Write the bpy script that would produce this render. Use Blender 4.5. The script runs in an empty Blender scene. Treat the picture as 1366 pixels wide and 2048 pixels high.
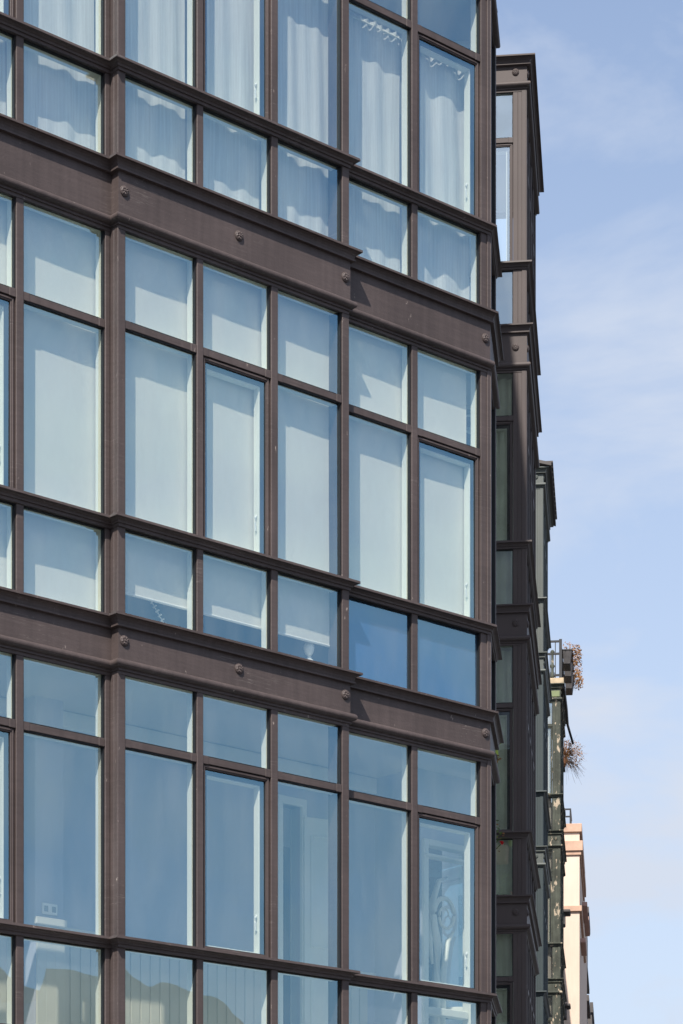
import bpy, bmesh, math, random
from mathutils import Vector, Matrix
R = math.radians
random.seed(7)
sc = bpy.context.scene
C = sc.collection

# ------------------------------------------------------------------ camera
cam = bpy.data.cameras.new('camera')
cam.sensor_fit = 'HORIZONTAL'; cam.sensor_width = 36.0
cam.lens = 36.0 * 5000 / 1366
cam.shift_y = (2793 - 1024) / 1366
cam.clip_start = 0.1; cam.clip_end = 5000
co = bpy.data.objects.new('camera', cam); C.objects.link(co)
co.location = (0, 0, 1.6); co.rotation_euler = (R(90), 0, 0)
sc.camera = co
sc.render.resolution_x = 683; sc.render.resolution_y = 1024

# ------------------------------------------------------------------ sun and sky
TRAVEL = Vector((0.24, 1.0, -1.16)).normalized()
TO_SUN = -TRAVEL
SUN_EL = math.asin(TO_SUN.z)
SUN_ROT = math.atan2(TO_SUN.x, TO_SUN.y)
sun = bpy.data.lights.new('sun', 'SUN'); sun.energy = 5.0; sun.angle = R(0.55); sun.color = (1.0, 0.945, 0.87)
so = bpy.data.objects.new('sun', sun); C.objects.link(so)
so.rotation_euler = TRAVEL.to_track_quat('-Z', 'Y').to_euler()

w = bpy.data.worlds.new('World'); sc.world = w; w.use_nodes = True
nt = w.node_tree; nt.nodes.clear(); N = nt.nodes.new; Lk = nt.links.new
out = N('ShaderNodeOutputWorld'); bg = N('ShaderNodeBackground'); sky = N('ShaderNodeTexSky')
sky.sky_type = 'NISHITA'; sky.sun_disc = False
sky.sun_elevation = SUN_EL; sky.sun_rotation = SUN_ROT
sky.air_density = 1.0; sky.dust_density = 1.2; sky.ozone_density = 3.0
bg.inputs['Strength'].default_value = 0.14
tc = N('ShaderNodeTexCoord'); mp = N('ShaderNodeMapping'); Lk(tc.outputs['Generated'], mp.inputs['Vector'])
mp.inputs['Scale'].default_value = (1.0, 1.0, 2.3)
mp.inputs['Rotation'].default_value = (0, R(22), R(15))
n1 = N('ShaderNodeTexNoise'); n1.inputs['Scale'].default_value = 6.0; n1.inputs['Detail'].default_value = 7; n1.inputs['Roughness'].default_value = 0.55
n1.inputs['Distortion'].default_value = 0.25
Lk(mp.outputs['Vector'], n1.inputs['Vector'])
rp = N('ShaderNodeValToRGB'); rp.color_ramp.elements[0].position = 0.45; rp.color_ramp.elements[1].position = 0.68
rp.color_ramp.elements[0].color = (0, 0, 0, 1); rp.color_ramp.elements[1].color = (0.66, 0.66, 0.66, 1)
Lk(n1.outputs['Fac'], rp.inputs['Fac'])
mx = N('ShaderNodeMix'); mx.data_type = 'RGBA'
sx = N('ShaderNodeSeparateXYZ'); Lk(tc.outputs['Generated'], sx.inputs['Vector'])
hz = N('ShaderNodeMapRange'); hz.inputs['From Min'].default_value = 0.05; hz.inputs['From Max'].default_value = 0.55; hz.inputs['To Min'].default_value = 0.90; hz.inputs['To Max'].default_value = 0.16
Lk(sx.outputs['Z'], hz.inputs['Value'])
am = N('ShaderNodeMath'); am.operation = 'ADD'; am.use_clamp = True; Lk(rp.outputs['Color'], am.inputs[0]); Lk(hz.outputs['Result'], am.inputs[1])
Lk(am.outputs[0], mx.inputs['Factor']); Lk(sky.outputs['Color'], mx.inputs['A'])
mx.inputs['B'].default_value = (3.40, 3.75, 4.40, 1)
Lk(mx.outputs['Result'], bg.inputs['Color']); Lk(bg.outputs['Background'], out.inputs['Surface'])

vs = sc.view_settings; vs.view_transform = 'Standard'; vs.look = 'None'; vs.gamma = 1.0; vs.exposure = 0.50
vs.use_curve_mapping = False
sc.cycles.transparent_max_bounces = 24; sc.cycles.max_bounces = 10

# ------------------------------------------------------------------ materials
def mat(name, col, rough=0.5, spec=0.5, var=0.12, vscale=3.0, bump=0.0, bscale=40.0, streak=0.0, chips=None, chip_amt=0.0, chip_scale=9.0, metal=0.0, stretch=(1, 1, 1), grain=0.0, trans=0.0, scratch=0.0):
    m = bpy.data.materials.new(name); m.use_nodes = True; t = m.node_tree; t.nodes.clear(); n = t.nodes.new; l = t.links.new
    o = n('ShaderNodeOutputMaterial'); b = n('ShaderNodeBsdfPrincipled')
    b.inputs['Roughness'].default_value = rough; b.inputs['Specular IOR Level'].default_value = spec; b.inputs['Metallic'].default_value = metal
    tcn = n('ShaderNodeTexCoord'); mpn = n('ShaderNodeMapping'); mpn.inputs['Scale'].default_value = stretch; l(tcn.outputs['Object'], mpn.inputs['Vector'])
    no = n('ShaderNodeTexNoise'); no.inputs['Scale'].default_value = vscale; no.inputs['Detail'].default_value = 5; l(mpn.outputs['Vector'], no.inputs['Vector'])
    mr = n('ShaderNodeMapRange'); mr.inputs['To Min'].default_value = 1 - var; mr.inputs['To Max'].default_value = 1 + var
    mr.inputs['From Min'].default_value = 0.3; mr.inputs['From Max'].default_value = 0.7
    l(no.outputs['Fac'], mr.inputs['Value'])
    mul = n('ShaderNodeVectorMath'); mul.operation = 'SCALE'; mul.inputs[0].default_value = col; l(mr.outputs['Result'], mul.inputs['Scale'])
    cur = mul.outputs['Vector']
    if streak:
        m2 = n('ShaderNodeMapping'); m2.inputs['Scale'].default_value = (9, 9, 0.7); l(tcn.outputs['Object'], m2.inputs['Vector'])
        s = n('ShaderNodeTexNoise'); s.inputs['Scale'].default_value = 2.2; s.inputs['Detail'].default_value = 6; l(m2.outputs['Vector'], s.inputs['Vector'])
        r2 = n('ShaderNodeMapRange'); r2.inputs['From Min'].default_value = 0.35; r2.inputs['From Max'].default_value = 0.75
        r2.inputs['To Min'].default_value = 1 - streak * 0.5; r2.inputs['To Max'].default_value = 1 + streak; l(s.outputs['Fac'], r2.inputs['Value'])
        v2 = n('ShaderNodeVectorMath'); v2.operation = 'SCALE'; l(cur, v2.inputs[0]); l(r2.outputs['Result'], v2.inputs['Scale']); cur = v2.outputs['Vector']
    if grain:
        m3 = n('ShaderNodeMapping'); m3.inputs['Scale'].default_value = (1.0, 1.0, 12); l(tcn.outputs['Object'], m3.inputs['Vector'])
        s = n('ShaderNodeTexNoise'); s.inputs['Scale'].default_value = 5; s.inputs['Detail'].default_value = 8; l(m3.outputs['Vector'], s.inputs['Vector'])
        r2 = n('ShaderNodeMapRange'); r2.inputs['From Min'].default_value = 0.3; r2.inputs['From Max'].default_value = 0.7
        r2.inputs['To Min'].default_value = 1 - grain; r2.inputs['To Max'].default_value = 1 + grain; l(s.outputs['Fac'], r2.inputs['Value'])
        v2 = n('ShaderNodeVectorMath'); v2.operation = 'SCALE'; l(cur, v2.inputs[0]); l(r2.outputs['Result'], v2.inputs['Scale']); cur = v2.outputs['Vector']
    if chips:
        cn = n('ShaderNodeTexNoise'); cn.inputs['Scale'].default_value = chip_scale; cn.inputs['Detail'].default_value = 8; cn.inputs['Roughness'].default_value = 0.7
        m4 = n('ShaderNodeMapping'); m4.inputs['Scale'].default_value = (1, 1, 0.45); l(tcn.outputs['Object'], m4.inputs['Vector']); l(m4.outputs['Vector'], cn.inputs['Vector'])
        cr = n('ShaderNodeValToRGB'); cr.color_ramp.elements[0].position = 1 - chip_amt - 0.03; cr.color_ramp.elements[1].position = 1 - chip_amt
        l(cn.outputs['Fac'], cr.inputs['Fac'])
        cm = n('ShaderNodeMix'); cm.data_type = 'RGBA'; l(cr.outputs['Color'], cm.inputs['Factor']); l(cur, cm.inputs['A']); cm.inputs['B'].default_value = (*chips, 1)
        cur = cm.outputs['Result']
    if scratch:
        ms_ = n('ShaderNodeMapping'); ms_.inputs['Scale'].default_value = (0.55, 0.55, 16); ms_.inputs['Rotation'].default_value = (0, R(1.5), 0); l(tcn.outputs['Object'], ms_.inputs['Vector'])
        sn = n('ShaderNodeTexNoise'); sn.inputs['Scale'].default_value = 2.6; sn.inputs['Detail'].default_value = 3; l(ms_.outputs['Vector'], sn.inputs['Vector'])
        sr = n('ShaderNodeValToRGB'); e_ = sr.color_ramp.elements; e_[0].position = 0.492; e_[0].color = (0, 0, 0, 1); e_[1].position = 0.508; e_[1].color = (0, 0, 0, 1)
        q_ = e_.new(0.5); q_.color = (1, 1, 1, 1); l(sn.outputs['Fac'], sr.inputs['Fac'])
        gn = n('ShaderNodeTexNoise'); gn.inputs['Scale'].default_value = 1.7; l(tcn.outputs['Object'], gn.inputs['Vector'])
        gr = n('ShaderNodeMapRange'); gr.inputs['From Min'].default_value = 0.52; gr.inputs['From Max'].default_value = 0.68; gr.inputs['To Max'].default_value = scratch; l(gn.outputs['Fac'], gr.inputs['Value'])
        gm_ = n('ShaderNodeMath'); gm_.operation = 'MULTIPLY'; l(sr.outputs['Color'], gm_.inputs[0]); l(gr.outputs['Result'], gm_.inputs[1])
        cm2 = n('ShaderNodeMix'); cm2.data_type = 'RGBA'; l(gm_.outputs[0], cm2.inputs['Factor']); l(cur, cm2.inputs['A']); cm2.inputs['B'].default_value = (0.26, 0.23, 0.21, 1); cur = cm2.outputs['Result']
    l(cur, b.inputs['Base Color'])
    if bump:
        bn = n('ShaderNodeTexNoise'); bn.inputs['Scale'].default_value = bscale; bn.inputs['Detail'].default_value = 4; l(mpn.outputs['Vector'], bn.inputs['Vector'])
        bu = n('ShaderNodeBump'); bu.inputs['Strength'].default_value = bump; bu.inputs['Distance'].default_value = 0.01
        l(bn.outputs['Fac'], bu.inputs['Height']); l(bu.outputs['Normal'], b.inputs['Normal'])
    if trans:
        tr = n('ShaderNodeBsdfTranslucent'); l(cur, tr.inputs['Color']); ms = n('ShaderNodeMixShader'); ms.inputs[0].default_value = trans
        l(b.outputs[0], ms.inputs[1]); l(tr.outputs[0], ms.inputs[2]); l(ms.outputs[0], o.inputs['Surface'])
    else:
        l(b.outputs[0], o.inputs['Surface'])
    return m

def glass(name, tint, refl, rtint, wav=0.05, wscale=2.2, dirt=0.05):
    m = bpy.data.materials.new(name); m.use_nodes = True; t = m.node_tree; t.nodes.clear(); n = t.nodes.new; l = t.links.new
    o = n('ShaderNodeOutputMaterial'); tr = n('ShaderNodeBsdfTransparent'); gl = n('ShaderNodeBsdfGlossy'); mxs = n('ShaderNodeMixShader')
    tr.inputs['Color'].default_value = (*tint, 1); gl.inputs['Color'].default_value = (*rtint, 1); gl.inputs['Roughness'].default_value = 0.0
    lw = n('ShaderNodeLayerWeight'); lw.inputs['Blend'].default_value = 0.5
    pw = n('ShaderNodeMath'); pw.operation = 'POWER'; pw.inputs[1].default_value = 4.0; l(lw.outputs['Facing'], pw.inputs[0])
    ad = n('ShaderNodeMath'); ad.operation = 'ADD'; ad.use_clamp = True; ad.inputs[1].default_value = refl; l(pw.outputs[0], ad.inputs[0])
    ge = n('ShaderNodeNewGeometry'); iv = n('ShaderNodeMath'); iv.operation = 'SUBTRACT'; iv.inputs[0].default_value = 1.0; l(ge.outputs['Backfacing'], iv.inputs[1])
    ma = n('ShaderNodeMath'); ma.operation = 'MULTIPLY'; l(ad.outputs[0], ma.inputs[0]); l(iv.outputs[0], ma.inputs[1])
    tcn = n('ShaderNodeTexCoord'); no = n('ShaderNodeTexNoise'); no.inputs['Scale'].default_value = wscale; no.inputs['Detail'].default_value = 1.5; l(tcn.outputs['Object'], no.inputs['Vector'])
    bu = n('ShaderNodeBump'); bu.inputs['Strength'].default_value = wav; bu.inputs['Distance'].default_value = 0.1; l(no.outputs['Fac'], bu.inputs['Height']); l(bu.outputs['Normal'], gl.inputs['Normal'])
    l(ma.outputs[0], mxs.inputs[0]); l(tr.outputs[0], mxs.inputs[1]); l(gl.outputs[0], mxs.inputs[2])
    # thin film of dust on the pane
    df = n('ShaderNodeBsdfDiffuse'); df.inputs['Color'].default_value = (0.55, 0.55, 0.5, 1)
    dn = n('ShaderNodeTexNoise'); dn.inputs['Scale'].default_value = 5.0; dn.inputs['Detail'].default_value = 7
    mp2 = n('ShaderNodeMapping'); mp2.inputs['Scale'].default_value = (1, 1, 0.3); l(tcn.outputs['Object'], mp2.inputs['Vector']); l(mp2.outputs['Vector'], dn.inputs['Vector'])
    dr = n('ShaderNodeMapRange'); dr.inputs['From Min'].default_value = 0.35; dr.inputs['From Max'].default_value = 0.75; dr.inputs['To Max'].default_value = dirt
    l(dn.outputs['Fac'], dr.inputs['Value'])
    m2 = n('ShaderNodeMixShader'); l(dr.outputs['Result'], m2.inputs[0]); l(mxs.outputs[0], m2.inputs[1]); l(df.outputs[0], m2.inputs[2])
    l(m2.outputs[0], o.inputs['Surface'])
    return m

M = {}
M['brown'] = mat('brown_paint', (0.072, 0.055, 0.052), 0.55, 0.3, 0.16, 1.6, 0.15, 60, streak=0.16, grain=0.09, chips=(0.30, 0.25, 0.22), chip_amt=0.308, chip_scale=22, scratch=0.55)
M['brown_far'] = mat('brown_paint_far', (0.074, 0.058, 0.055), 0.55, 0.3, 0.08, 2.0, 0.05, 60, streak=0.06)
M['seal'] = mat('black_rubber', (0.012, 0.012, 0.014), 0.6, 0.3)
M['white'] = mat('interior_white', (0.80, 0.81, 0.72), 0.5, 0.4, 0.04)
M['blind'] = mat('blind_fabric', (0.90, 0.87, 0.79), 0.9, 0.1, 0.035, 1.5, 0.05, 400, trans=0.25)
M['curtain'] = mat('sheer_curtain', (0.86, 0.86, 0.82), 0.9, 0.1, 0.10, 60.0, 0.25, 300, stretch=(1, 1, 0.03), trans=0.3)
M['wall_in'] = mat('interior_wall', (0.46, 0.47, 0.54), 0.8, 0.2, 0.04)
M['ceil'] = mat('interior_ceiling', (0.6, 0.6, 0.56), 0.8, 0.2, 0.03)
M['dim'] = mat('dim_room_wall', (0.05, 0.05, 0.06), 0.8, 0.2, 0.1)  # dimness of the room behind the blinds is put into this colour
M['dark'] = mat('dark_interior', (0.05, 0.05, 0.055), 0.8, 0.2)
M['board'] = mat('white_board', (0.62, 0.60, 0.52), 0.6, 0.3, 0.05)
M['glass'] = glass('window_glass', (0.985, 0.995, 0.975), 0.31, (0.43, 0.79, 1.0), 0.06, 1.1)
M['glass_g'] = glass('gallery_glass', (0.96, 0.985, 0.96), 0.40, (0.86, 0.98, 1.0), 0.02)
M['frost'] = mat('frosted_film', (0.04, 0.095, 0.22), 0.7, 0.2, 0.25, 1.2)
M['drape'] = mat('green_drape', (0.88, 0.90, 0.76), 0.9, 0.1, 0.15, 4.0, trans=0.3)
M['drape2'] = mat('pinkish_drape', (0.62, 0.52, 0.48), 0.9, 0.1, 0.1, 3.0, trans=0.3)
M['chrome'] = mat('white_handle', (0.8, 0.8, 0.76), 0.3, 0.5, 0.02)
M['green'] = mat('grey_green_paint', (0.078, 0.088, 0.080), 0.5, 0.4, 0.10, 2.0, 0.1, 50, streak=0.1)
M['teal'] = mat('teal_paint_and_shade', (0.030, 0.044, 0.047), 0.5, 0.4, 0.10, 2.0)
M['old'] = mat('old_green_paint', (0.055, 0.060, 0.047), 0.75, 0.3, 0.35, 3.0, 0.5, 20, streak=0.3, chips=(0.42, 0.34, 0.25), chip_amt=0.395, chip_scale=8)
M['olive'] = mat('olive_panel', (0.17, 0.20, 0.10), 0.7, 0.3, 0.2, 3.0)
M['deck'] = mat('weathered_deck', (0.42, 0.33, 0.22), 0.85, 0.2, 0.3, 6.0)
M['iron'] = mat('black_iron', (0.02, 0.021, 0.024), 0.5, 0.4)
M['tan'] = mat('tan_render', (0.66, 0.52, 0.42), 0.9, 0.1, 0.05, 1.2, 0.2, 30, streak=0.05)
M['orange'] = mat('terracotta_band', (0.50, 0.33, 0.24), 0.9, 0.1, 0.15, 4.0, 0.2, 20)
M['pink'] = mat('pinkish_render', (0.42, 0.27, 0.23), 0.9, 0.1, 0.1, 1.0)
M['whiteb'] = mat('white_render', (0.62, 0.60, 0.55), 0.9, 0.1, 0.08, 0.8)
M['slate'] = mat('slate_roof', (0.10, 0.09, 0.085), 0.8, 0.2, 0.2, 1.0)
M['buff'] = mat('buff_render', (0.60, 0.56, 0.49), 0.9, 0.1, 0.12, 0.6)
M['grey'] = mat('grey_render', (0.30, 0.30, 0.29), 0.9, 0.1, 0.1, 0.6)
M['asphalt'] = mat('asphalt', (0.05, 0.05, 0.052), 0.9, 0.2, 0.2, 2.0)
M['stone'] = mat('pavement_stone', (0.28, 0.27, 0.25), 0.85, 0.2, 0.12, 2.0)
M['pot'] = mat('planter_plastic', (0.055, 0.05, 0.05), 0.6, 0.4, 0.3, 10)
M['clay'] = mat('clay_pot', (0.28, 0.13, 0.07), 0.8, 0.3, 0.2, 10)
M['dry'] = mat('dry_leaves', (0.24, 0.115, 0.035), 0.8, 0.2, 0.5, 30)
M['dry2'] = mat('dry_twigs', (0.30, 0.17, 0.09), 0.8, 0.2, 0.4, 30)
M['leaf'] = mat('green_leaves', (0.07, 0.11, 0.025), 0.6, 0.3, 0.4, 30)
M['lime'] = mat('lime_pad', (0.30, 0.38, 0.04), 0.5, 0.4, 0.1, 10)
M['red'] = mat('red_petals', (0.62, 0.02, 0.02), 0.5, 0.3, 0.1, 10)
M['porc'] = mat('white_porcelain', (0.85, 0.83, 0.78), 0.25, 0.5, 0.02)
M['mauve'] = mat('mauve_cloth', (0.20, 0.15, 0.20), 0.8, 0.2, 0.2, 30)
M['net'] = mat('dark_net', (0.03, 0.03, 0.03), 0.8, 0.2)

# ------------------------------------------------------------------ mesh helpers
class MB:
    def __init__(s): s.v = []; s.f = []; s.T = None
    def seg(s, ox, oy, ang):
        ca, sa = math.cos(ang), math.sin(ang)
        s.T = lambda u, w_, z: (ox + u * ca + w_ * sa, oy + u * sa - w_ * ca, z)
        return s
    def add(s, vs_, fs):
        b = len(s.v); s.v += [s.T(*p) if s.T else p for p in vs_]; s.f += [tuple(b + i for i in f) for f in fs]; return s
    def box(s, u0, u1, w0, w1, z0, z1):
        return s.add([(u0, w0, z0), (u1, w0, z0), (u1, w1, z0), (u0, w1, z0), (u0, w0, z1), (u1, w0, z1), (u1, w1, z1), (u0, w1, z1)],
                     [(0, 1, 2, 3), (4, 7, 6, 5), (0, 4, 5, 1), (1, 5, 6, 2), (2, 6, 7, 3), (3, 7, 4, 0)])
    def ring(s, u0, u1, z0, z1, t, w0, w1, tb=None):
        tb = t if tb is None else tb
        s.box(u0, u0 + t, w0, w1, z0, z1); s.box(u1 - t, u1, w0, w1, z0, z1)
        s.box(u0 + t, u1 - t, w0, w1, z0, z0 + tb); s.box(u0 + t, u1 - t, w0, w1, z1 - t, z1); return s
    def tube(s, pts, r, n=6):
        pts = [Vector(p) for p in pts]; rings = []
        vs_ = []; fs = []
        for i, p in enumerate(pts):
            d = (pts[min(i + 1, len(pts) - 1)] - pts[max(i - 1, 0)]).normalized()
            a = d.cross(Vector((0, 0, 1)));
            if a.length < 1e-3: a = Vector((1, 0, 0))
            a.normalize(); b = d.cross(a); rr = r[i] if isinstance(r, (list, tuple)) else r
            for k in range(n):
                q = p + (a * math.cos(k * 2 * math.pi / n) + b * math.sin(k * 2 * math.pi / n)) * rr
                vs_.append(tuple(q))
        for i in range(len(pts) - 1):
            for k in range(n):
                fs.append((i * n + k, i * n + (k + 1) % n, (i + 1) * n + (k + 1) % n, (i + 1) * n + k))
        fs.append(tuple(range(n))[::-1]); fs.append(tuple((len(pts) - 1) * n + k for k in range(n)))
        return s.add(vs_, fs)
    def build(s, name, m, parent=None, bevel=0.0, smooth=False, at=None, **props):
        me = bpy.data.meshes.new(name); me.from_pydata(s.v, [], s.f)
        bm = bmesh.new(); bm.from_mesh(me)
        if bevel:
            bmesh.ops.bevel(bm, geom=bm.edges[:], offset=bevel, segments=1, affect='EDGES', clamp_overlap=True)
        bmesh.ops.recalc_face_normals(bm, faces=bm.faces)
        if at is not None: bmesh.ops.translate(bm, verts=bm.verts, vec=-Vector(at))
        bm.to_mesh(me); bm.free()
        if smooth:
            for p in me.polygons: p.use_smooth = True
        me.materials.append(m if not isinstance(m, str) else M[m])
        o = bpy.data.objects.new(name, me); C.objects.link(o)
        if parent: o.parent = parent
        if at is not None: o.location = at
        for k, v in props.items(): o[k] = v
        return o

def thing(name, label, cat, loc=(0, 0, 0), rz=0.0, group=None):
    o = bpy.data.objects.new(name, None); C.objects.link(o); o.location = loc; o.rotation_euler = (0, 0, rz)
    o.empty_display_size = 0.2; o['label'] = label; o['category'] = cat
    if group: o['group'] = group
    return o

def offset(path, w_):
    res = []
    for i, p in enumerate(path):
        ns = []
        if i > 0: d = (Vector(p) - Vector(path[i - 1])).normalized(); ns.append(Vector((d.y, -d.x)))
        if i < len(path) - 1: d = (Vector(path[i + 1]) - Vector(p)).normalized(); ns.append(Vector((d.y, -d.x)))
        m = ns[0] if len(ns) == 1 else (ns[0] + ns[1]) / (1 + ns[0].dot(ns[1]))
        res.append((p[0] + m.x * w_, p[1] + m.y * w_))
    return res

def sweep(mb, path, prof, z):
    cols = [offset(path, q[0]) for q in prof]; n = len(prof); vs_ = []; fs = []
    for i in range(len(path)):
        for k in range(n): vs_.append((cols[k][i][0], cols[k][i][1], z + prof[k][1]))
    for i in range(len(path) - 1):
        for k in range(n):
            fs.append((i * n + k, i * n + (k + 1) % n, (i + 1) * n + (k + 1) % n, (i + 1) * n + k))
    fs.append(tuple(range(n))); fs.append(tuple((len(path) - 1) * n + k for k in range(n)))
    t = mb.T; mb.T = None; mb.add(vs_, fs); mb.T = t
    return mb

def arc(cw, cz, r, a0, a1, n):
    return [(cw + r * math.cos(R(a0 + (a1 - a0) * i / n)), cz + r * math.sin(R(a0 + (a1 - a0) * i / n))) for i in range(n + 1)]

# profiles, (outward, up), z = 0 at the top of each moulding
CORNICE = [(-0.03, 0), (0.066, 0), (0.066, -0.015), (0.046, -0.017), (0.034, -0.027), (0.026, -0.042), (0.021, -0.064), (0.028, -0.066), (0.028, -0.079), (0.000, -0.081), (-0.03, -0.081)]
BEAD = [(-0.03, 0)] + arc(0.012, -0.027, 0.027, 90, -80, 9) + [(0.004, -0.057), (0.006, -0.073), (-0.006, -0.075), (-0.006, -0.096), (-0.03, -0.096)]
LEDGE = [(-0.03, 0), (0.052, -0.004), (0.054, -0.021), (0.030, -0.025), (0.016, -0.036), (0.014, -0.050), (0.003, -0.052), (0.003, -0.072), (-0.03, -0.072)]

def rosette_mesh(name, r=0.037, h=0.022):
    vs_ = [(0, -h * 0.95, 0)]; fs = []; n = 24
    rings = [(0.20, 1.0), (0.30, 0.72), (0.45, 0.92), (0.66, 0.86), (0.80, 0.62), (0.93, 0.42), (1.0, 0.2), (1.02, -0.1)]
    for j, (fr, fh) in enumerate(rings):
        for k in range(n):
            a = k * 2 * math.pi / n; pet = 0.5 + 0.5 * math.cos(8 * a)
            hh = fh * (1 - 0.22 * (1 - pet) * (0.35 < fr < 0.82)) if fh > 0 else fh
            rr = r * fr
            vs_.append((rr * math.cos(a), -h * hh, rr * math.sin(a)))
    for k in range(n): fs.append((0, 1 + k, 1 + (k + 1) % n))
    for j in range(len(rings) - 1):
        for k in range(n):
            a = 1 + j * n; b = 1 + (j + 1) * n
            fs.append((a + k, b + k, b + (k + 1) % n, a + (k + 1) % n))
    mb = MB(); mb.add(vs_, fs)
    me = bpy.data.meshes.new(name); me.from_pydata(mb.v, [], mb.f)
    bm = bmesh.new(); bm.from_mesh(me); bmesh.ops.recalc_face_normals(bm, faces=bm.faces); bm.to_mesh(me); bm.free()
    return me

# ------------------------------------------------------------------ ground and street
def ground_sheet():
    mb = MB(); mb.add([(-2000, -1500, 0), (2000, -1500, 0), (2000, 3500, 0), (-2000, 3500, 0)], [(0, 1, 2, 3)])
    o = mb.build('ground', 'asphalt', kind='structure'); return o
ground_sheet()

PHI = math.atan2(0.6555942, 0.7551134)
P0 = (-1.5164, 17.0)
EX, EY = 0.1115004, 0.9937644
STREET = math.atan2(EY, EX)
CORNER = (1.15618, 19.43159)
def street_pt(Y, off=0.0):       # a point on the building line of the street at depth Y, off metres out to the right
    t = (Y - CORNER[1]) / EY
    return (CORNER[0] + t * EX + off * EY, Y - off * EX * 1.0)

# pavement slab with kerb along the street and the cut corner
mb = MB(); mb.seg(P0[0], P0[1], PHI); mb.box(-12, 4.0, 0.2, 2.6, 0.0, 0.13)
mb.build('pavement', 'stone', kind='structure', bevel=0.01)
mb = MB(); mb.seg(CORNER[0], CORNER[1], STREET); mb.box(0.9, 140, 0.1, 2.0, 0.0, 0.126)
mb.build('pavement', 'stone', kind='structure', bevel=0.01)
mb = MB(); mb.seg(CORNER[0], CORNER[1], STREET)
for k in range(24): mb.box(2 + k * 6, 5 + k * 6, 6.6, 6.72, 0.004, 0.008)
mb.build('road_marking', 'white', kind='structure')

# ------------------------------------------------------------------ glazed walls
def post(root, sg, u0, u1, z0, z1, wf=-0.010, inner=0.125, m='brown', white=True, steps=False, bev=0.003, lo=-99, hi=99):
    mb = MB().seg(*sg); mb.box(u0, u1, -0.056, wf, z0, z1)
    if steps: mb.box(u1 - 0.022, u1 + 0.006, -0.056, wf + 0.009, z0, z1)
    mb.build('post', m, root, bevel=bev)
    if white:
        mb = MB().seg(*sg); mb.box(max(u0 - 0.004, lo), min(u1 + 0.004, hi), -inner, -0.0565, z0, z1); mb.build('inner_post', 'white', root, bevel=0.004)

def transom(root, sg, u0, u1, zt, m='brown', bump=True, inner=0.125):
    mb = MB().seg(*sg); mb.box(u0, u1, -0.0555, -0.018, zt - 0.048, zt)
    if bump:
        mb.box(u0, u0 + 0.05, -0.054, -0.0145, zt - 0.052, zt + 0.005); mb.box(u1 - 0.05, u1, -0.054, -0.0145, zt - 0.052, zt + 0.005)
    mb.build('transom', m, root, bevel=0.0025)
    if inner:
        mb = MB().seg(*sg); mb.box(u0, u1, -inner + 0.003, -0.0563, zt - 0.055, zt + 0.002); mb.build('inner_transom', 'white', root, bevel=0.004)

def tilt_glass(mb):
    # glaziers never set two panes alike: each sits a fraction of a degree off
    a, b = random.uniform(-0.0016, 0.0016), random.uniform(-0.0016, 0.0016)
    p0, p1, p3 = Vector(mb.v[0]), Vector(mb.v[1]), Vector(mb.v[3]); out_ = (p3 - p0).normalized()
    for i, (h, t_) in enumerate(((-1, -1), (1, -1), (1, -1), (-1, -1), (-1, 1), (1, 1), (1, 1), (-1, 1))):
        mb.v[i] = tuple(Vector(mb.v[i]) + out_ * (a * h + b * t_))

def window(root, sg, u0, u1, z0, z1, gm='glass', tilt=0.0):
    mb = MB().seg(*sg); mb.ring(u0, u1, z0, z1, 0.009, -0.052, -0.024)
    w_ = mb.build('window', 'seal', root)
    mb = MB().seg(*sg); mb.box(u0 + 0.005, u1 - 0.005, -0.048, -0.042, z0 + 0.005, z1 - 0.005)
    tilt_glass(mb); mb.build('glass', gm, w_)
    return w_

def casement(root, sg, u0, u1, z0, z1, gm='glass', handle=True, bm_='brown'):
    mb = MB().seg(*sg); mb.ring(u0 + 0.004, u1 - 0.004, z0 + 0.004, z1 - 0.004, 0.030, -0.056, -0.030)
    mb.ring(u0 + 0.012, u1 - 0.012, z0 + 0.012, z1 - 0.012, 0.012, -0.034, -0.024)
    f_ = mb.build('casement_window', bm_, root, bevel=0.002)
    mb = MB().seg(*sg); mb.ring(u0 + 0.032, u1 - 0.032, z0 + 0.032, z1 - 0.032, 0.006, -0.054, -0.040); mb.build('gasket', 'seal', f_)
    mb = MB().seg(*sg); mb.box(u0 + 0.033, u1 - 0.033, -0.050, -0.044, z0 + 0.033, z1 - 0.033); tilt_glass(mb); mb.build('glass', gm, f_)
    mb = MB().seg(*sg); mb.ring(u0 + 0.036, u1 - 0.036, z0 + 0.036, z1 - 0.036, 0.030, -0.062, -0.057, tb=0.006); mb.build('glazing_border', 'seal', f_)
    mb = MB().seg(*sg); mb.ring(u0 + 0.058, u1 - 0.058, z0 + 0.03, z1 - 0.06, 0.016, -0.124, -0.064, tb=0.02); mb.build('inner_frame', 'white', f_, bevel=0.003)
    if handle:
        zh = z0 + (z1 - z0) * 0.165; uh = u1 - 0.082
        mb = MB().seg(*sg)
        mb.tube([(uh + 0.018, -0.10, zh + 0.02), (uh + 0.016, -0.092, zh - 0.01), (uh - 0.004, -0.085, zh - 0.005), (uh - 0.010, -0.084, zh + 0.05), (uh - 0.008, -0.084, zh + 0.085), (uh + 0.006, -0.088, zh + 0.105)], 0.0075, 8)
        mb.box(uh + 0.012, uh + 0.026, -0.106, -0.098, zh - 0.02, zh + 0.055)
        mb.build('handle', 'chrome', f_, smooth=False)
    return f_

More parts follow.
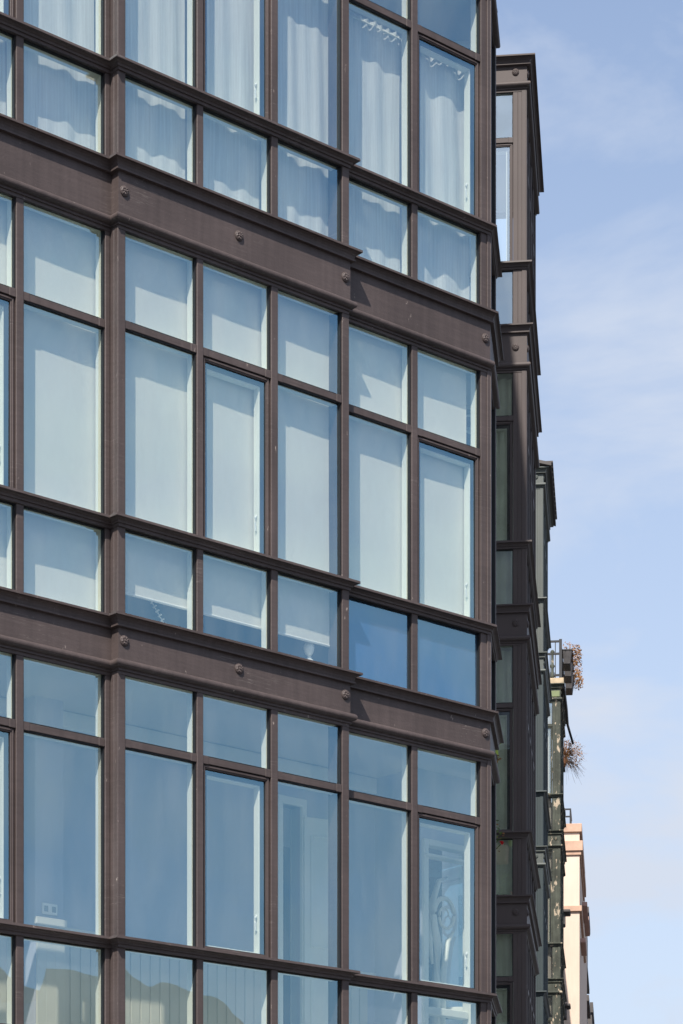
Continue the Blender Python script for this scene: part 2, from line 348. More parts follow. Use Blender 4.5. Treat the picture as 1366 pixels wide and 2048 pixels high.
# ================================================================== the near corner building
B = thing('glass_corner_building', 'large brown metal and glass building with three storeys of window bays, nearest on the left', 'building', (P0[0], P0[1], 0), PHI)
r = 0.084
uM, uR = 2.094, 3.612
eL = (EX * 0.7551134 + EY * 0.6555942, -(EX * 0.6555942 - EY * 0.7551134))   # street direction in the building's own axes
aS = math.atan2(eL[1], eL[0])
S_LEN = 0.80
c0 = (uR, r); c1 = (c0[0] + eL[0] * S_LEN, c0[1] + eL[1] * S_LEN)
inw = (-eL[1], eL[0]); c2 = (c1[0] + inw[0] * 0.95, c1[1] + inw[1] * 0.95)
SEG2 = {}
SEG = {'L': (0, r, 0.0), 'M': (0, 0, 0.0), 'R': (0, r, 0.0), 'S': (c0[0], c0[1], aS), 'E': (c1[0], c1[1], aS + math.pi / 2)}
PATH = [(-2.2, r), (0, r), (0, 0), (uM, 0), (uM, r), c0, c1, c2]
BACK = 1.12

FL = [dict(n='C', top=12.475, tr=12.0, ledge=10.698, bot=10.018),
      dict(n='B', top=9.563, tr=8.94, ledge=7.594, bot=6.915),
      dict(n='A', top=6.532, tr=6.083, ledge=4.73, bot=4.05)]
SP = [(13.0, 12.57), (10.018, 9.647), (6.915, 6.616), (4.05, 3.70)]      # cornice top, bead top of each spandrel

ROS = rosette_mesh('rosette')
def rosette(root, x, y, z, rz=0.0, m='brown', s=1.0):
    if not ROS.materials: ROS.materials.append(M['brown'])
    me = ROS if m == 'brown' else bpy.data.meshes.get('rosette_' + m)
    if me is None:
        me = ROS.copy(); me.name = 'rosette_' + m; me.materials.clear(); me.materials.append(M[m])
    o = bpy.data.objects.new('rosette', me); C.objects.link(o); o.parent = root; o.location = (x, y, z); o.rotation_euler = (0, random.uniform(-.3, .3), rz); o.scale = (s, s, s)
    return o

for (ct, bt) in SP:
    sweep(MB(), PATH, CORNICE, ct).build('cornice', 'brown', B)
    sweep(MB(), PATH, BEAD, bt).build('bead_moulding', 'brown', B)
    P = [(-0.085, 0), (0, 0), (0, bt - ct), (-0.085, bt - ct)]
    z = ct - 0.006
    sweep(MB(), [(-2.2, r), (-0.001, r)], P, z).build('spandrel_panel', 'brown', B)
    sweep(MB(), [(0, r + 0.08), (0, 0), (uM, 0), (uM, r + 0.08)], P, z).build('spandrel_panel', 'brown', B)
    sweep(MB(), [(uM + 0.001, r), c0, c1, c2], P, z).build('spandrel_panel', 'brown', B)
    zr = bt + (ct - bt) * 0.44
    for u, yy in ((0.048, 0.0), (1.047, 0.0), (2.045, 0.0), (3.56, r)):
        rosette(B, u, yy, zr)
    q = SEG['S']; rosette(B, q[0] + eL[0] * 0.72 , q[1] + eL[1] * 0.72, zr, aS)

cols = {'L': ([(-2.16, -2.1), (-1.43, -1.37), (-0.763, -0.705), (-0.041, -0.003)], 0),
        'M': ([(0.002, 0.066), (0.683, 0.738), (1.354, 1.415), (2.026, 2.092)], 0),
        'R': ([(2.10, 2.165), (2.796, 2.857), (3.522, 3.606)], 0),
        'S': ([(0.006, 0.08), (0.73, 0.795)], 0),
        'E': ([(0.006, 0.08), (0.86, 0.94)], 0)}
sashes = {('L', 1): 1, ('M', 1): 1, ('R', 1): 1, ('S', 0): 0}
bay_panes = {}
for f in FL:
    sweep(MB(), PATH, LEDGE, f['ledge']).build('ledge', 'brown', B)
    for key, (ps, _) in cols.items():
        sg = SEG[key]; side = key in 'SE'
        for i, (a, b) in enumerate(ps):
            last = (key == 'R' and i == 2)
            sg = SEG[key]
            post(B, sg, a, b, f['bot'] - 0.003, f['top'] + 0.03, wf=0.006 if side else -0.010, steps=last, white=not side, lo=0.012 if key == 'M' else -99, hi=uM - 0.012 if key == 'M' else 99)
        if side: sg = (sg[0] - 0.035 * math.sin(sg[2]), sg[1] + 0.035 * math.cos(sg[2]), sg[2])
        for i in range(len(ps) - 1):
            a, b = ps[i][1], ps[i + 1][0]
            bay_panes[(key, i)] = (a, b)
            transom(B, sg, a, b, f['tr'])
            # bar behind the ledge, head and foot bars
            mb = MB().seg(*sg); mb.box(a, b, -0.0555, -0.008, f['ledge'] - 0.070, f['ledge'] - 0.008); mb.build('rail', 'brown', B)
            mb = MB().seg(*sg); mb.box(a, b, -0.122, -0.0563, f['ledge'] - 0.075, f['ledge'] + 0.004); mb.build('inner_sill', 'white', B, bevel=0.003)
            mb = MB().seg(*sg); mb.box(a, b, -0.122, -0.0563, f['top'] - 0.004, f['top'] + 0.05); mb.build('inner_head', 'white', B)
            mb = MB().seg(*sg); mb.box(a, b, -0.122, -0.0563, f['bot'] - 0.05, f['bot'] + 0.01); mb.build('inner_sill', 'white', B, bevel=0.003)
            window(B, sg, a, b, f['tr'], f['top'] + 0.004)
            window(B, sg, a, b, f['bot'] - 0.002, f['ledge'] - 0.070)
            if sashes.get((key, i)):
                casement(B, sg, a, b, f['ledge'] - 0.006, f['tr'] - 0.048)
            else:
                window(B, sg, a, b, f['ledge'] - 0.008, f['tr'] - 0.048)

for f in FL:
    mb = MB().seg(*SEG['S']); mb.box(0.712, 0.7285, -0.085, 0.001, f['bot'] + 0.01, f['top'] - 0.01); mb.build('recess_shade_strip', 'seal', B)  # dark strip added for the shade in the recess beside the far post
# brown cheeks closing the two steps of the projecting bay
for f in FL:
    for x0, x1 in ((0.0025, 0.085), (uM - 0.085, uM - 0.0025)):
        mb = MB(); mb.box(x0, x1, 0.0575, r + 0.07, f['bot'] - 0.003, f['top'] + 0.03); mb.build('corner_cheek', 'brown', B, bevel=0.003)
# frosted lower panes of the right-hand bay, middle storey
for i in (0, 1):
    a, b = bay_panes[('R', i)]
    mb = MB().seg(*SEG['R']); mb.box(a + 0.006, b - 0.006, -0.056, -0.0525, FL[1]['bot'] + 0.006, FL[1]['ledge'] - 0.076)
    mb.build('frosted_film', 'frost', B)

# floor slabs, back wall, party walls, body of the building
inn = offset(PATH, -0.088)
def slab(z0, z1, name, m):
    poly = [(p[0], p[1]) for p in inn] + [(c2[0] - 0.2, 3.6), (-2.2, 3.6)]
    n = len(poly); mb = MB(); mb.add([(x, y, z0) for x, y in poly] + [(x, y, z1) for x, y in poly],
        [tuple(range(n))[::-1], tuple(range(n, 2 * n))] + [(i, (i + 1) % n, n + (i + 1) % n, n + i) for i in range(n)])
    return mb.build(name, m, B)
for (ct, bt), f in zip(SP, [None] + FL):
    slab(bt - 0.07, ct - 0.05, 'floor_slab', 'ceil')
BX0, BX1 = -2.3, 3.75
mb = MB(); mb.box(-2.32, -2.2, r - 0.02, 9, 0, 16.6); mb.build('party_wall', 'grey', B)
# plain back wall for the upper two storeys, behind blinds and curtains
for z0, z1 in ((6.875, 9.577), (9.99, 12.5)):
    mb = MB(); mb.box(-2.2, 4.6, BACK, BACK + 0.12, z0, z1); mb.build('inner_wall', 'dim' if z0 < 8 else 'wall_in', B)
# ground storey wall with a stone base
mb = MB(); mb.box(-2.2, 3.55, r + 0.09, r + 0.3, 0, 3.63); mb.build('wall', 'grey', B)
mb = MB().seg(*SEG['S']); mb.box(0.95, 7.6, -1.6, -0.7, 0, 17.9); mb.build('wall', 'whiteb', B)  # unseen recess wall, raised and thickened to shade the second gallery, white for bounce
# upper storey, and an added unseen block set back to shade the second gallery
sweep(MB(), [(-2.2, r), (0, r), (0, 0), (uM, 0), (uM, r), c0, c1, c2], [(-0.10, 0), (-0.02, 0), (-0.02, 2.9), (-0.10, 2.9)], 12.99).build('upper_wall', 'brown_far', B)
sweep(MB(), PATH, CORNICE, 16.0).build('roof_cornice', 'brown', B)
caster = MB(); poly = [(-2.2, 1.2), (2.9, 1.2), (2.9 + eL[0] * 3.3, 1.2 + eL[1] * 3.3), (2.9 + eL[0] * 3.3 - 3, 1.2 + eL[1] * 3.3 + 3), (-2.2, 6.5)]
n = len(poly)
CASTER_TOP = 21.1
caster.add([(x, y, 15.9) for x, y in poly] + [(x, y, CASTER_TOP) for x, y in poly], [tuple(range(n))[::-1], tuple(range(n, 2 * n))] + [(i, (i + 1) % n, n + (i + 1) % n, n + i) for i in range(n)])
caster.build('shadow_caster', 'grey', B)
mb = MB(); mb.box(-2.2, 4.3, BACK + 2.4, BACK + 2.6, 0, 16); mb.build('wall', 'grey', B)
mb = MB(); mb.box(-2.2, 4.4, 0.3, BACK + 2.5, 15.9, 16.02); mb.build('roof', 'slate', B)

# ---------------------------- room of the lowest storey: inner wall with doorways, pilaster, wainscot
zA0, zA1 = 4.0, 6.55
def inwall(u0, u1, z0=zA0, z1=zA1, y0=BACK, y1=BACK + 0.1, name='inner_wall', m='wall_in', bev=0):
    mb = MB(); mb.box(u0, u1, y0, y1, z0, z1); return mb.build(name, m, B, bevel=bev)
OPEN1 = (2.36, 2.55)      # dark doorway
OPEN2 = (3.42, 3.93)      # inner window
inwall(-2.2, OPEN1[0]); inwall(OPEN1[1], 3.62)
inwall(*OPEN1, z0=6.2)
YW = 0.64
inwall(3.33, 3.39, y0=YW + 0.06, y1=BACK)
inwall(3.33, OPEN2[0] - 0.02, y0=YW, y1=YW + 0.06); inwall(OPEN2[1] + 0.02, 4.08, y0=YW, y1=YW + 0.06); inwall(OPEN2[0] - 0.02, OPEN2[1] + 0.02, z0=5.99, y0=YW, y1=YW + 0.06)
inwall(-0.073, 0.17, y0=BACK - 0.22, y1=BACK - 0.001, name='pilaster', bev=0.004)
inwall(-2.2, 3.32, 6.42, 6.54, BACK - 0.05, BACK - 0.002, 'ceiling_moulding', 'white', 0.01)
# beadboard wainscot, each board its own piece
bd = MB(); bd.box(0.003, 0.087, -0.014, 0.0, 4.02, 4.93)
board0 = bd.build('board', 'board', B, bevel=0.004, at=(0, 0, 0))
board0.location = (-2.15, BACK, 0)
k = 0; x = -2.15 + 0.09
while x < 3.2:
    if not (OPEN1[0] - 0.09 < x < OPEN1[1] + 0.02 or 2.5 < x < 2.86 or -0.16 < x < 0.165):
        o = board0.copy(); C.objects.link(o); o.location = (x, BACK, 0)
    x += 0.09
for k in range(3):
    o = board0.copy(); C.objects.link(o); o.location = (-0.07 + k * 0.078, BACK - 0.221, 0)
for a, b in ((-2.2, -0.08), (0.18, OPEN1[0] - 0.06), (2.9, 3.32)):
    mb = MB(); mb.box(a, b, BACK - 0.035, BACK - 0.001, 4.93, 4.985); mb.build('chair_rail', 'board', B, bevel=0.006)
mb = MB(); mb.box(-0.085, 0.182, BACK - 0.255, BACK - 0.222, 4.93, 4.985); mb.build('chair_rail', 'board', B, bevel=0.006)
# wall sockets on the pilaster
mb = MB(); mb.box(-0.02, 0.11, BACK - 0.234, BACK - 0.2215, 5.01, 5.09); so_ = mb.build('wall_socket', 'porc', B, bevel=0.003)
for q in (0.012, 0.078):
    mb = MB(); mb.box(q - 0.016, q + 0.016, BACK - 0.2365, BACK - 0.2335, 5.03, 5.07); mb.build('socket_face', 'grey', so_)
# door frame, dark room and open leaf
mb = MB(); mb.box(OPEN1[0] - 0.05, OPEN1[0], BACK - 0.03, BACK + 0.12, zA0, 6.25); mb.box(OPEN1[1], OPEN1[1] + 0.05, BACK - 0.03, BACK + 0.12, zA0, 6.25); mb.box(OPEN1[0] - 0.05, OPEN1[1] + 0.05, BACK - 0.031, BACK + 0.121, 6.2, 6.26)
mb.build('door_frame', 'white', B, bevel=0.004)
mb = MB(); mb.seg(OPEN1[1] + 0.01, BACK - 0.03, R(-14)); mb.box(0, 0.30, -0.02, 0.02, 4.08, 6.12)
dl = mb.build('door_leaf', 'white', B, bevel=0.004)
for z0, z1 in ((4.2, 4.95), (5.1, 5.98)):
    mb = MB(); mb.seg(OPEN1[1] + 0.01, BACK - 0.03, R(-14)); mb.ring(0.05, 0.25, z0, z1, 0.02, 0.02, 0.03); mb.build('door_panel', 'white', dl, bevel=0.004)
mb = MB(); mb.ring(OPEN1[0] + 0.02, OPEN1[1] - 0.02, 4.2, 6.1, 0.035, -BACK - 0.5, -BACK - 0.45)
# dark room behind: back, sides
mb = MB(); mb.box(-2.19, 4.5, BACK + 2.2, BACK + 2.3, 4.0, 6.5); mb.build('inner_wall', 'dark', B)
# inner window behind the last pane: white frame, louvred shutter, carved scroll
mb = MB(); mb.seg(0, YW, 0); mb.ring(OPEN2[0] - 0.02, OPEN2[1] + 0.02, 4.35, 6.0, 0.05, -0.06, 0.035)
iw = mb.build('inner_window', 'white', B, bevel=0.006)
mb = MB(); mb.seg(0, YW, 0); mb.box(OPEN2[0] + 0.035, OPEN2[1] - 0.035, -0.05, 0.02, 4.62, 4.68); mb.box(OPEN2[0] - 0.02, OPEN2[1] + 0.02, -0.04, 0.06, 5.86, 5.88); mb.build('window_bar', 'white', iw, bevel=0.005)
mb = MB().seg(0, YW, 0); mb.ring(OPEN2[0] + 0.035, OPEN2[0] + 0.15, 4.7, 5.86, 0.022, -0.13, -0.10); sh = mb.build('shutter', 'teal', B)
for k in range(24):
    z = 4.735 + k * 0.0455
    mb = MB().seg(0, YW, 0)
    mb.add([(OPEN2[0] + 0.056, -0.125, z), (OPEN2[0] + 0.129, -0.125, z), (OPEN2[0] + 0.129, -0.100, z + 0.03), (OPEN2[0] + 0.056, -0.100, z + 0.03),
            (OPEN2[0] + 0.056, -0.120, z - 0.004), (OPEN2[0] + 0.129, -0.120, z - 0.004), (OPEN2[0] + 0.129, -0.095, z + 0.026), (OPEN2[0] + 0.056, -0.095, z + 0.026)],
           [(0, 1, 2, 3), (4, 7, 6, 5), (0, 4, 5, 1), (1, 5, 6, 2), (2, 6, 7, 3), (3, 7, 4, 0)])
    mb.build('slat', 'grey', sh)
mb = MB(); mb.seg(0, YW, 0)
cx, cz = OPEN2[0] + 0.33, 5.45
pts = []
for k in range(46):
    a = -k * 0.21; rr = 0.125 * (1 - k / 62)
    pts.append((cx + rr * math.cos(a + 3.2), -0.10, cz + rr * math.sin(a + 3.2) * 1.25))
lead = [(cx - 0.10, -0.12, 4.45), (cx - 0.085, -0.12, 4.9), (cx - 0.07, -0.11, 5.2), (cx - 0.11, -0.11, 5.36)]
mb.tube(lead + pts, [0.045, 0.042, 0.034, 0.03] + [0.022 * (1 - k / 60) for k in range(46)], 8)
mb.tube([(cx - 0.13, -0.11, 5.05), (cx - 0.17, -0.11, 5.25), (cx - 0.15, -0.11, 5.5), (cx - 0.06, -0.11, 5.72), (cx + 0.03, -0.11, 5.76)], [0.01, 0.03, 0.028, 0.022, 0.008], 8)
mb.tube([(cx - 0.04, -0.10, 4.5), (cx - 0.02, -0.10, 5.0), (cx + 0.03, -0.10, 5.25), (cx + 0.09, -0.10, 5.33)], [0.03, 0.026, 0.022, 0.01], 8)
mb.build('carved_scroll', 'white', B, smooth=True)
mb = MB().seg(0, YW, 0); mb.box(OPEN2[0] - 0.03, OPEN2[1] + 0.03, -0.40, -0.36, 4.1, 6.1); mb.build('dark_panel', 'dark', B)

# ================================================================== blinds, curtains and small things in the windows
ORD = ['first', 'second', 'third', 'fourth', 'fifth', 'sixth', 'seventh']
COLS = [('L', 1), ('L', 2), ('M', 0), ('M', 1), ('M', 2), ('R', 0), ('R', 1)]
Minv = Matrix.Translation((P0[0], P0[1], 0)) @ Matrix.Rotation(PHI, 4, 'Z')
def world(x, y, z): return tuple(Minv @ Vector((x, y, z)))
descB = ['cut off by the left picture edge, beside an opening casement',
         'left of the left-hand corner post, reaching down to the sill',
         'right of the left corner post, its hem above a braided strap',
         'behind the opening casement of the projecting bay, middle storey',
         'right pane column of the projecting bay, its hem above a white bust',
         'left pane column of the right-hand bay above a frosted blue pane',
         'behind the casement at the right corner, a dark gap along its edge']
yoff = {'L': r, 'M': 0.0, 'R': r}
for ci, (key, i) in enumerate(COLS):
    a, b = bay_panes[(key, i)]; y = yoff[key]
    zb = {0: 6.95, 1: 6.95, 2: 7.13, 3: 7.13, 4: 7.13, 5: 7.50, 6: 7.50}[ci]
    if ci == 6: b -= 0.05
    if ci == 4: b -= 0.012
    t = thing('roller_blind', 'white roller blind ' + descB[ci], 'blind', world((a + b) / 2, y + 0.14, zb), PHI, 'white roller blinds in the middle storey')
    hw = (b - a) / 2 + 0.012
    # slightly wavy cloth sheet with thickness
    vs_ = []; fs = []; nu, nz = 8, 24; H = 9.6 - zb
    ph = random.uniform(0, 6)
    for side in (0, 1):
        for jz in range(nz + 1):
            for ju in range(nu + 1):
                u = -hw + 2 * hw * ju / nu; zz = H * jz / nz
                vs_.append((u, 0.0025 * math.sin(zz * 2.1 + ph) + 0.002 * math.sin(u * 7 + ph + zz) + side * 0.002, zz))
    S_ = (nz + 1) * (nu + 1)
    for side in (0, 1):
        for jz in range(nz):
            for ju in range(nu):
                q = side * S_ + jz * (nu + 1) + ju
                fs.append((q, q + 1, q + nu + 2, q + nu + 1) if side == 0 else (q, q + nu + 1, q + nu + 2, q + 1))
    mb = MB(); mb.add(vs_, fs); mb.build('fabric', 'blind', t, smooth=True)
    mb = MB(); mb.tube([(-hw, 0.001, 0.0), (hw, 0.001, 0.0)], 0.010, 8); mb.build('hem_bar', 'porc', t)
    mb = MB(); mb.tube([(-hw, 0.03, 9.52 - zb), (hw, 0.03, 9.52 - zb)], 0.022, 8); mb.build('roller', 'white', t)

descC = ['cut off by the left picture edge, top storey',
         'left of the left corner post, two small mauve figures at its foot',
         'just right of the left corner post in the top storey',
         'behind the casement with the white handle at the top of the picture',
         'at the right end of the projecting bay in the top storey',
         'left of the right-hand bay with a pale gathered heading under the transom',
         'behind the blue edged casement at the right corner, with scalloped heading']
for ci, (key, i) in enumerate(COLS):
    a, b = bay_panes[(key, i)]; y = yoff[key] + 0.17
    ztop = 11.97 if ci >= 5 else 12.5; zb = 10.0
    t = thing('sheer_curtain', 'pale sheer curtain ' + descC[ci], 'curtain', world((a + b) / 2, y, zb), PHI, 'sheer curtains in the top storey')
    hw = (b - a) / 2 + 0.02; H = ztop - zb; nu, nz = 110, 40; vs_ = []; fs = []
    p1, p2, p3 = [random.uniform(0, 6.28) for _ in range(3)]
    f1 = random.uniform(20, 27); f2 = random.uniform(38, 50)
    for jz in range(nz + 1):
        for ju in range(nu + 1):
            u = -hw + 2 * hw * ju / nu; zz = H * jz / nz; s = zz / H
            am = (0.004, 0.007, 0.006, 0.005, 0.006, 0.006, 0.012)[ci] * (1 + 0.2 * math.sin(3 * zz + p1))
            d = am * math.sin(f1 * u + p1 + 0.4 * math.sin(1.3 * zz)) + 0.0035 * math.sin(f2 * u + p2 + zz * 0.8)
            if s > 0.94 and ci >= 5: d += 0.009 * math.sin(85 * u + p3) * min(1, (s - 0.94) / 0.03)
            d += 0.006 * math.sin(2.2 * zz + p3)
            vs_.append((u, d, zz + (0.008 * math.sin(90 * u) if jz == nz and ci >= 5 else 0)))
    for jz in range(nz):
        for ju in range(nu):
            q = jz * (nu + 1) + ju; fs.append((q, q + 1, q + nu + 2, q + nu + 1))
    mb = MB(); mb.add(vs_, fs); mb.build('cloth', 'curtain', t, smooth=True)
    if ci >= 5:
        mb = MB(); mb.tube([(-hw, 0.0, H - 0.035), (hw, 0.0, H - 0.035)], 0.009, 8); mb.build('curtain_rod', 'white', t)
    # hem
    vs2 = []; fs2 = []
    for ju in range(nu + 1):
        x_, y_, z_ = vs_[(nu + 1) * 2 + ju]
        vs2 += [(x_, y_ - 0.002, 0.0), (x_, y_ - 0.002, 0.085)]
    for ju in range(nu): fs2.append((2 * ju, 2 * ju + 2, 2 * ju + 3, 2 * ju + 1))
    mb = MB(); mb.add(vs2, fs2); mb.build('hem', 'curtain', t, smooth=True)

# white bust on the sill, behind the lower pane of the projecting bay
def lathe(mb, prof, cx=0, cy=0, n=16, squash=1.0):
    vs_ = []; fs = []
    for (rr, z) in prof:
        for k in range(n):
            a = 2 * math.pi * k / n; vs_.append((cx + rr * math.cos(a), cy + rr * math.sin(a) * squash, z))
    for j in range(len(prof) - 1):
        for k in range(n): fs.append((j * n + k, j * n + (k + 1) % n, (j + 1) * n + (k + 1) % n, (j + 1) * n + k))
    fs.append(tuple(range(n))); fs.append(tuple((len(prof) - 1) * n + k for k in range(n)))
    return mb.add(vs_, fs)
t = thing('bust', 'small white bust with long neck standing on the sill under a raised blind', 'figurine', world(1.87, 0.20, 6.93), PHI)
t.scale = (1.25, 1.25, 1.25)
mb = MB(); lathe(mb, [(0.035, 0.0), (0.045, 0.02), (0.042, 0.045), (0.030, 0.065), (0.014, 0.078), (0.012, 0.092)], squash=0.6); mb.build('shoulders', 'porc', t, smooth=True)
mb = MB(); lathe(mb, [(0.006, 0.088), (0.018, 0.096), (0.027, 0.112), (0.032, 0.132), (0.030, 0.152), (0.018, 0.168), (0.003, 0.173)], cx=-0.004); mb.tube([(-0.034, -0.01, 0.135), (-0.042, -0.01, 0.124), (-0.032, -0.01, 0.118)], 0.004, 6); mb.build('head', 'porc', t, smooth=True)
# braided strap
t = thing('braided_strap', 'pale braided strap slanting down in the dark gap below a blind', 'strap', world(0.40, 0.22, 6.93), PHI)
mb = MB()
for k in range(11):
    x0 = -0.02 + k * 0.022; z0 = 0.30 - k * 0.027
    mb.tube([(x0 - 0.010, 0, z0 - 0.012), (x0 + 0.004, -0.004, z0 + 0.006)], 0.006, 6)
    mb.tube([(x0 + 0.004, -0.004, z0 + 0.006), (x0 + 0.016, 0, z0 + 0.008)], 0.006, 6)
mb.tube([(-0.04, 0.004, 0.325), (0.21, 0.004, 0.02)], 0.004, 6); mb.build('braid', 'porc', t)
# mauve figures on the sill
for k, (ux, lab) in enumerate(((-0.42, 'tiny mauve bird figure on the sill near the middle of the pane'), (-0.20, 'tiny mauve bird figure on the sill beside the white jamb'))):
    t = thing('bird_figure', lab, 'figurine', world(ux, r + 0.10, 10.05), PHI, 'small figures on the top storey sill')
    mb = MB(); mb.tube([(-0.05, 0, 0.03), (-0.02, 0, 0.025), (0.01, 0, 0.035), (0.035, 0, 0.055), (0.05, 0, 0.05)], [0.006, 0.016, 0.017, 0.011, 0.003], 8); mb.build('body', 'mauve', t, smooth=True)
    mb = MB(); mb.tube([(-0.01, 0, 0.0), (-0.01, 0, 0.02)], 0.004, 6); mb.build('leg', 'mauve', t)

# ================================================================== galleries further down the street
def gallery(root, L, D, levels, pm, postw, nm, gm='glass_g', rear='wall_in', corn=1.0, ros_u=None, sub=None, pm2=None, wind=True):
    pm0 = pm
    path = [(0, D), (0, 0), (L, 0), (L, D)]
    sF = (0, D, -math.pi / 2); sS = (0, 0, 0.0); sB = (L, 0, math.pi / 2)
    for k, lv in enumerate(levels):
        ct, bt = lv['ct'], lv['bt']; pm = pm0
        pr = CORNICE if not (k == 0 and lv.get('roof')) else [(p[0] * 1.35 if p[0] > 0 else p[0], p[1]) for p in CORNICE]
        sweep(MB(), path, [(p[0] * corn if p[0] > 0 else p[0], p[1]) for p in pr], ct).build('cornice', pm, root)
        sweep(MB(), path, BEAD, bt).build('bead_moulding', pm, root)
        sweep(MB(), path, [(-0.08, 0), (0, 0), (0, bt - ct), (-0.08, bt - ct)], ct - 0.006).build('spandrel_panel', pm, root)
        zr = bt + (ct - bt) * 0.42
        rosette(root, 0, (ros_u if ros_u is not None else postw * 0.85), zr, -math.pi / 2, pm, 1.0)
        rosette(root, 0.05, 0, zr, 0, pm, 1.0)
        mb = MB(); mb.box(0.09, L - 0.09, 0.09, D, bt - 0.06, ct - 0.1); mb.build('floor_slab', 'ceil', root)
        if k == len(levels) - 1: break
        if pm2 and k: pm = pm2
        zt = bt - 0.084; zb = levels[k + 1]['ct']; tr = lv['tr']; le = lv['le']
        sweep(MB(), path, LEDGE, le).build('ledge', pm, root)
        # corner posts
        for sg, u0, u1 in ((sF, D - postw, D - 0.004), (sS, 0.004, 0.07), (sS, L - 0.09, L - 0.004), (sB, 0.004, 0.09)):
            mb = MB().seg(*sg); mb.box(u0, u1, -0.056, -0.01, zb - 0.003, zt + 0.03)
            if sg is sF: mb.box(u0 + postw * 0.33, u0 + postw * 0.36, -0.05, -0.006, zb - 0.003, zt + 0.02); mb.box(u1 - 0.03, u1 + 0.002, -0.05, -0.0065, zb - 0.002, zt + 0.02)
            mb.build('post', pm, root, bevel=0.003)
        # return face
        transom(root, sF, 0.05, D - postw, tr, pm, inner=0)
        mb = MB().seg(*sF); mb.box(0, 0.05, -0.05, -0.01, zb, zt); mb.build('post', pm, root)
        mb = MB().seg(*sF); mb.box(0.05, D - postw, -0.055, -0.008, le - 0.07, le - 0.008); mb.build('rail', pm, root)
        if wind:
            window(root, sF, 0.05, D - postw, tr, zt + 0.004, gm); window(root, sF, 0.05, D - postw, zb - 0.002, le - 0.07, gm)
            casement(root, sF, 0.05, D - postw, le - 0.006, tr - 0.048, gm, handle=False, bm_=pm)
        else:
            for (za, zc) in ((tr, zt), (le, tr - 0.05), (zb, le - 0.07)):
                n_ = 4; wdt = (D - postw - 0.05) / n_
                for q in range(n_):
                    mb = MB().seg(*sF); mb.box(0.052 + q * wdt, 0.048 + (q + 1) * wdt, -0.05, -0.022, za, zc); mb.build('board', pm, root, bevel=0.003)
        # street face
        step = (L - 0.16) / (nm + 1)
        for q in range(nm + 1):
            u0 = 0.07 + q * step; u1 = u0 + step - 0.06
            if q < nm:
                mb = MB().seg(*sS); mb.box(u1, u1 + 0.06, -0.056, -0.01, zb - 0.003, zt + 0.03); mb.build('post', pm, root, bevel=0.003)
            else: u1 = L - 0.09
            transom(root, sS, u0, u1, tr, pm, bump=False, inner=0)
            mb = MB().seg(*sS); mb.box(u0, u1, -0.055, -0.008, le - 0.07, le - 0.008); mb.build('rail', pm, root)
            window(root, sS, u0, u1, tr, zt + 0.004, gm); window(root, sS, u0, u1, zb - 0.002, le - 0.07, gm); window(root, sS, u0, u1, le - 0.006, tr - 0.048, gm)
    mb = MB(); mb.box(-0.3, L + 0.3, D, D + 0.3, 0, levels[0]['ct'] - 0.2); mb.build('wall', rear, root)

def drape(root, x0, y0, x1, y1, z0, z1, m, amp=0.025, n=40, k=60):
    vs_ = []; fs = []; dx_, dy_ = x1 - x0, y1 - y0; L_ = math.hypot(dx_, dy_); nx_, ny_ = dy_ / L_, -dx_ / L_; ph = random.uniform(0, 6)
    for zi in range(7):
        z = z0 + (z1 - z0) * zi / 6
        for i in range(n + 1):
            t_ = i / n; d = amp * math.sin(k * t_ * L_ + ph + 0.3 * zi) + amp * 0.4 * math.sin(k * 2.3 * t_ * L_ + zi * 0.4)
            vs_.append((x0 + dx_ * t_ + nx_ * d, y0 + dy_ * t_ + ny_ * d, z))
    for zi in range(6):
        for i in range(n):
            q = zi * (n + 1) + i; fs.append((q, q + 1, q + n + 2, q + n + 1))
    mb = MB(); mb.add(vs_, fs); return mb.build('drape', m, root, smooth=True)

def root_at(Y, X, name, label):
    return thing(name, label, 'building', (X, Y, 0), STREET)

# second building: brown gallery
G2 = root_at(26.35, 1.955, 'gallery_building', 'brown glazed gallery with flat roof cornice just behind the corner building')
lv2 = [dict(ct=15.71, bt=15.46, tr=14.885, le=13.56, roof=1), dict(ct=12.89, bt=12.50, tr=11.95, le=10.615), dict(ct=9.94, bt=9.62, tr=8.92, le=7.56), dict(ct=6.88, bt=6.58, tr=6.03, le=4.7), dict(ct=4.0, bt=3.7)]
gallery(G2, 2.85, 1.15, lv2, 'brown_far', 0.147, 4, ros_u=0.12)
for (z0, z1, x1) in ((9.98, 12.38, 0.95), (6.92, 9.5, 0.78), (4.05, 6.5, 0.95)):
    drape(G2, 0.12, x1 + 0.1, 0.12, 0.17, z0, z1, 'drape')
    drape(G2, 0.30, 0.24, 2.7, 0.24, z0, z1, 'drape')
mb = MB(); mb.box(0.5, 0.9, 0.1, 0.6, 15.71, 15.80); mb.build('roof_vent', 'brown_far', G2)
mb = MB(); mb.box(0.02, 2.83, 0.02, 6, 15.62, 15.712); mb.build('roof', 'slate', G2)
mb = MB(); mb.box(-0.4, 13.0, 1.45, 7, 0, 15.6); mb.build('wall', 'grey', G2)

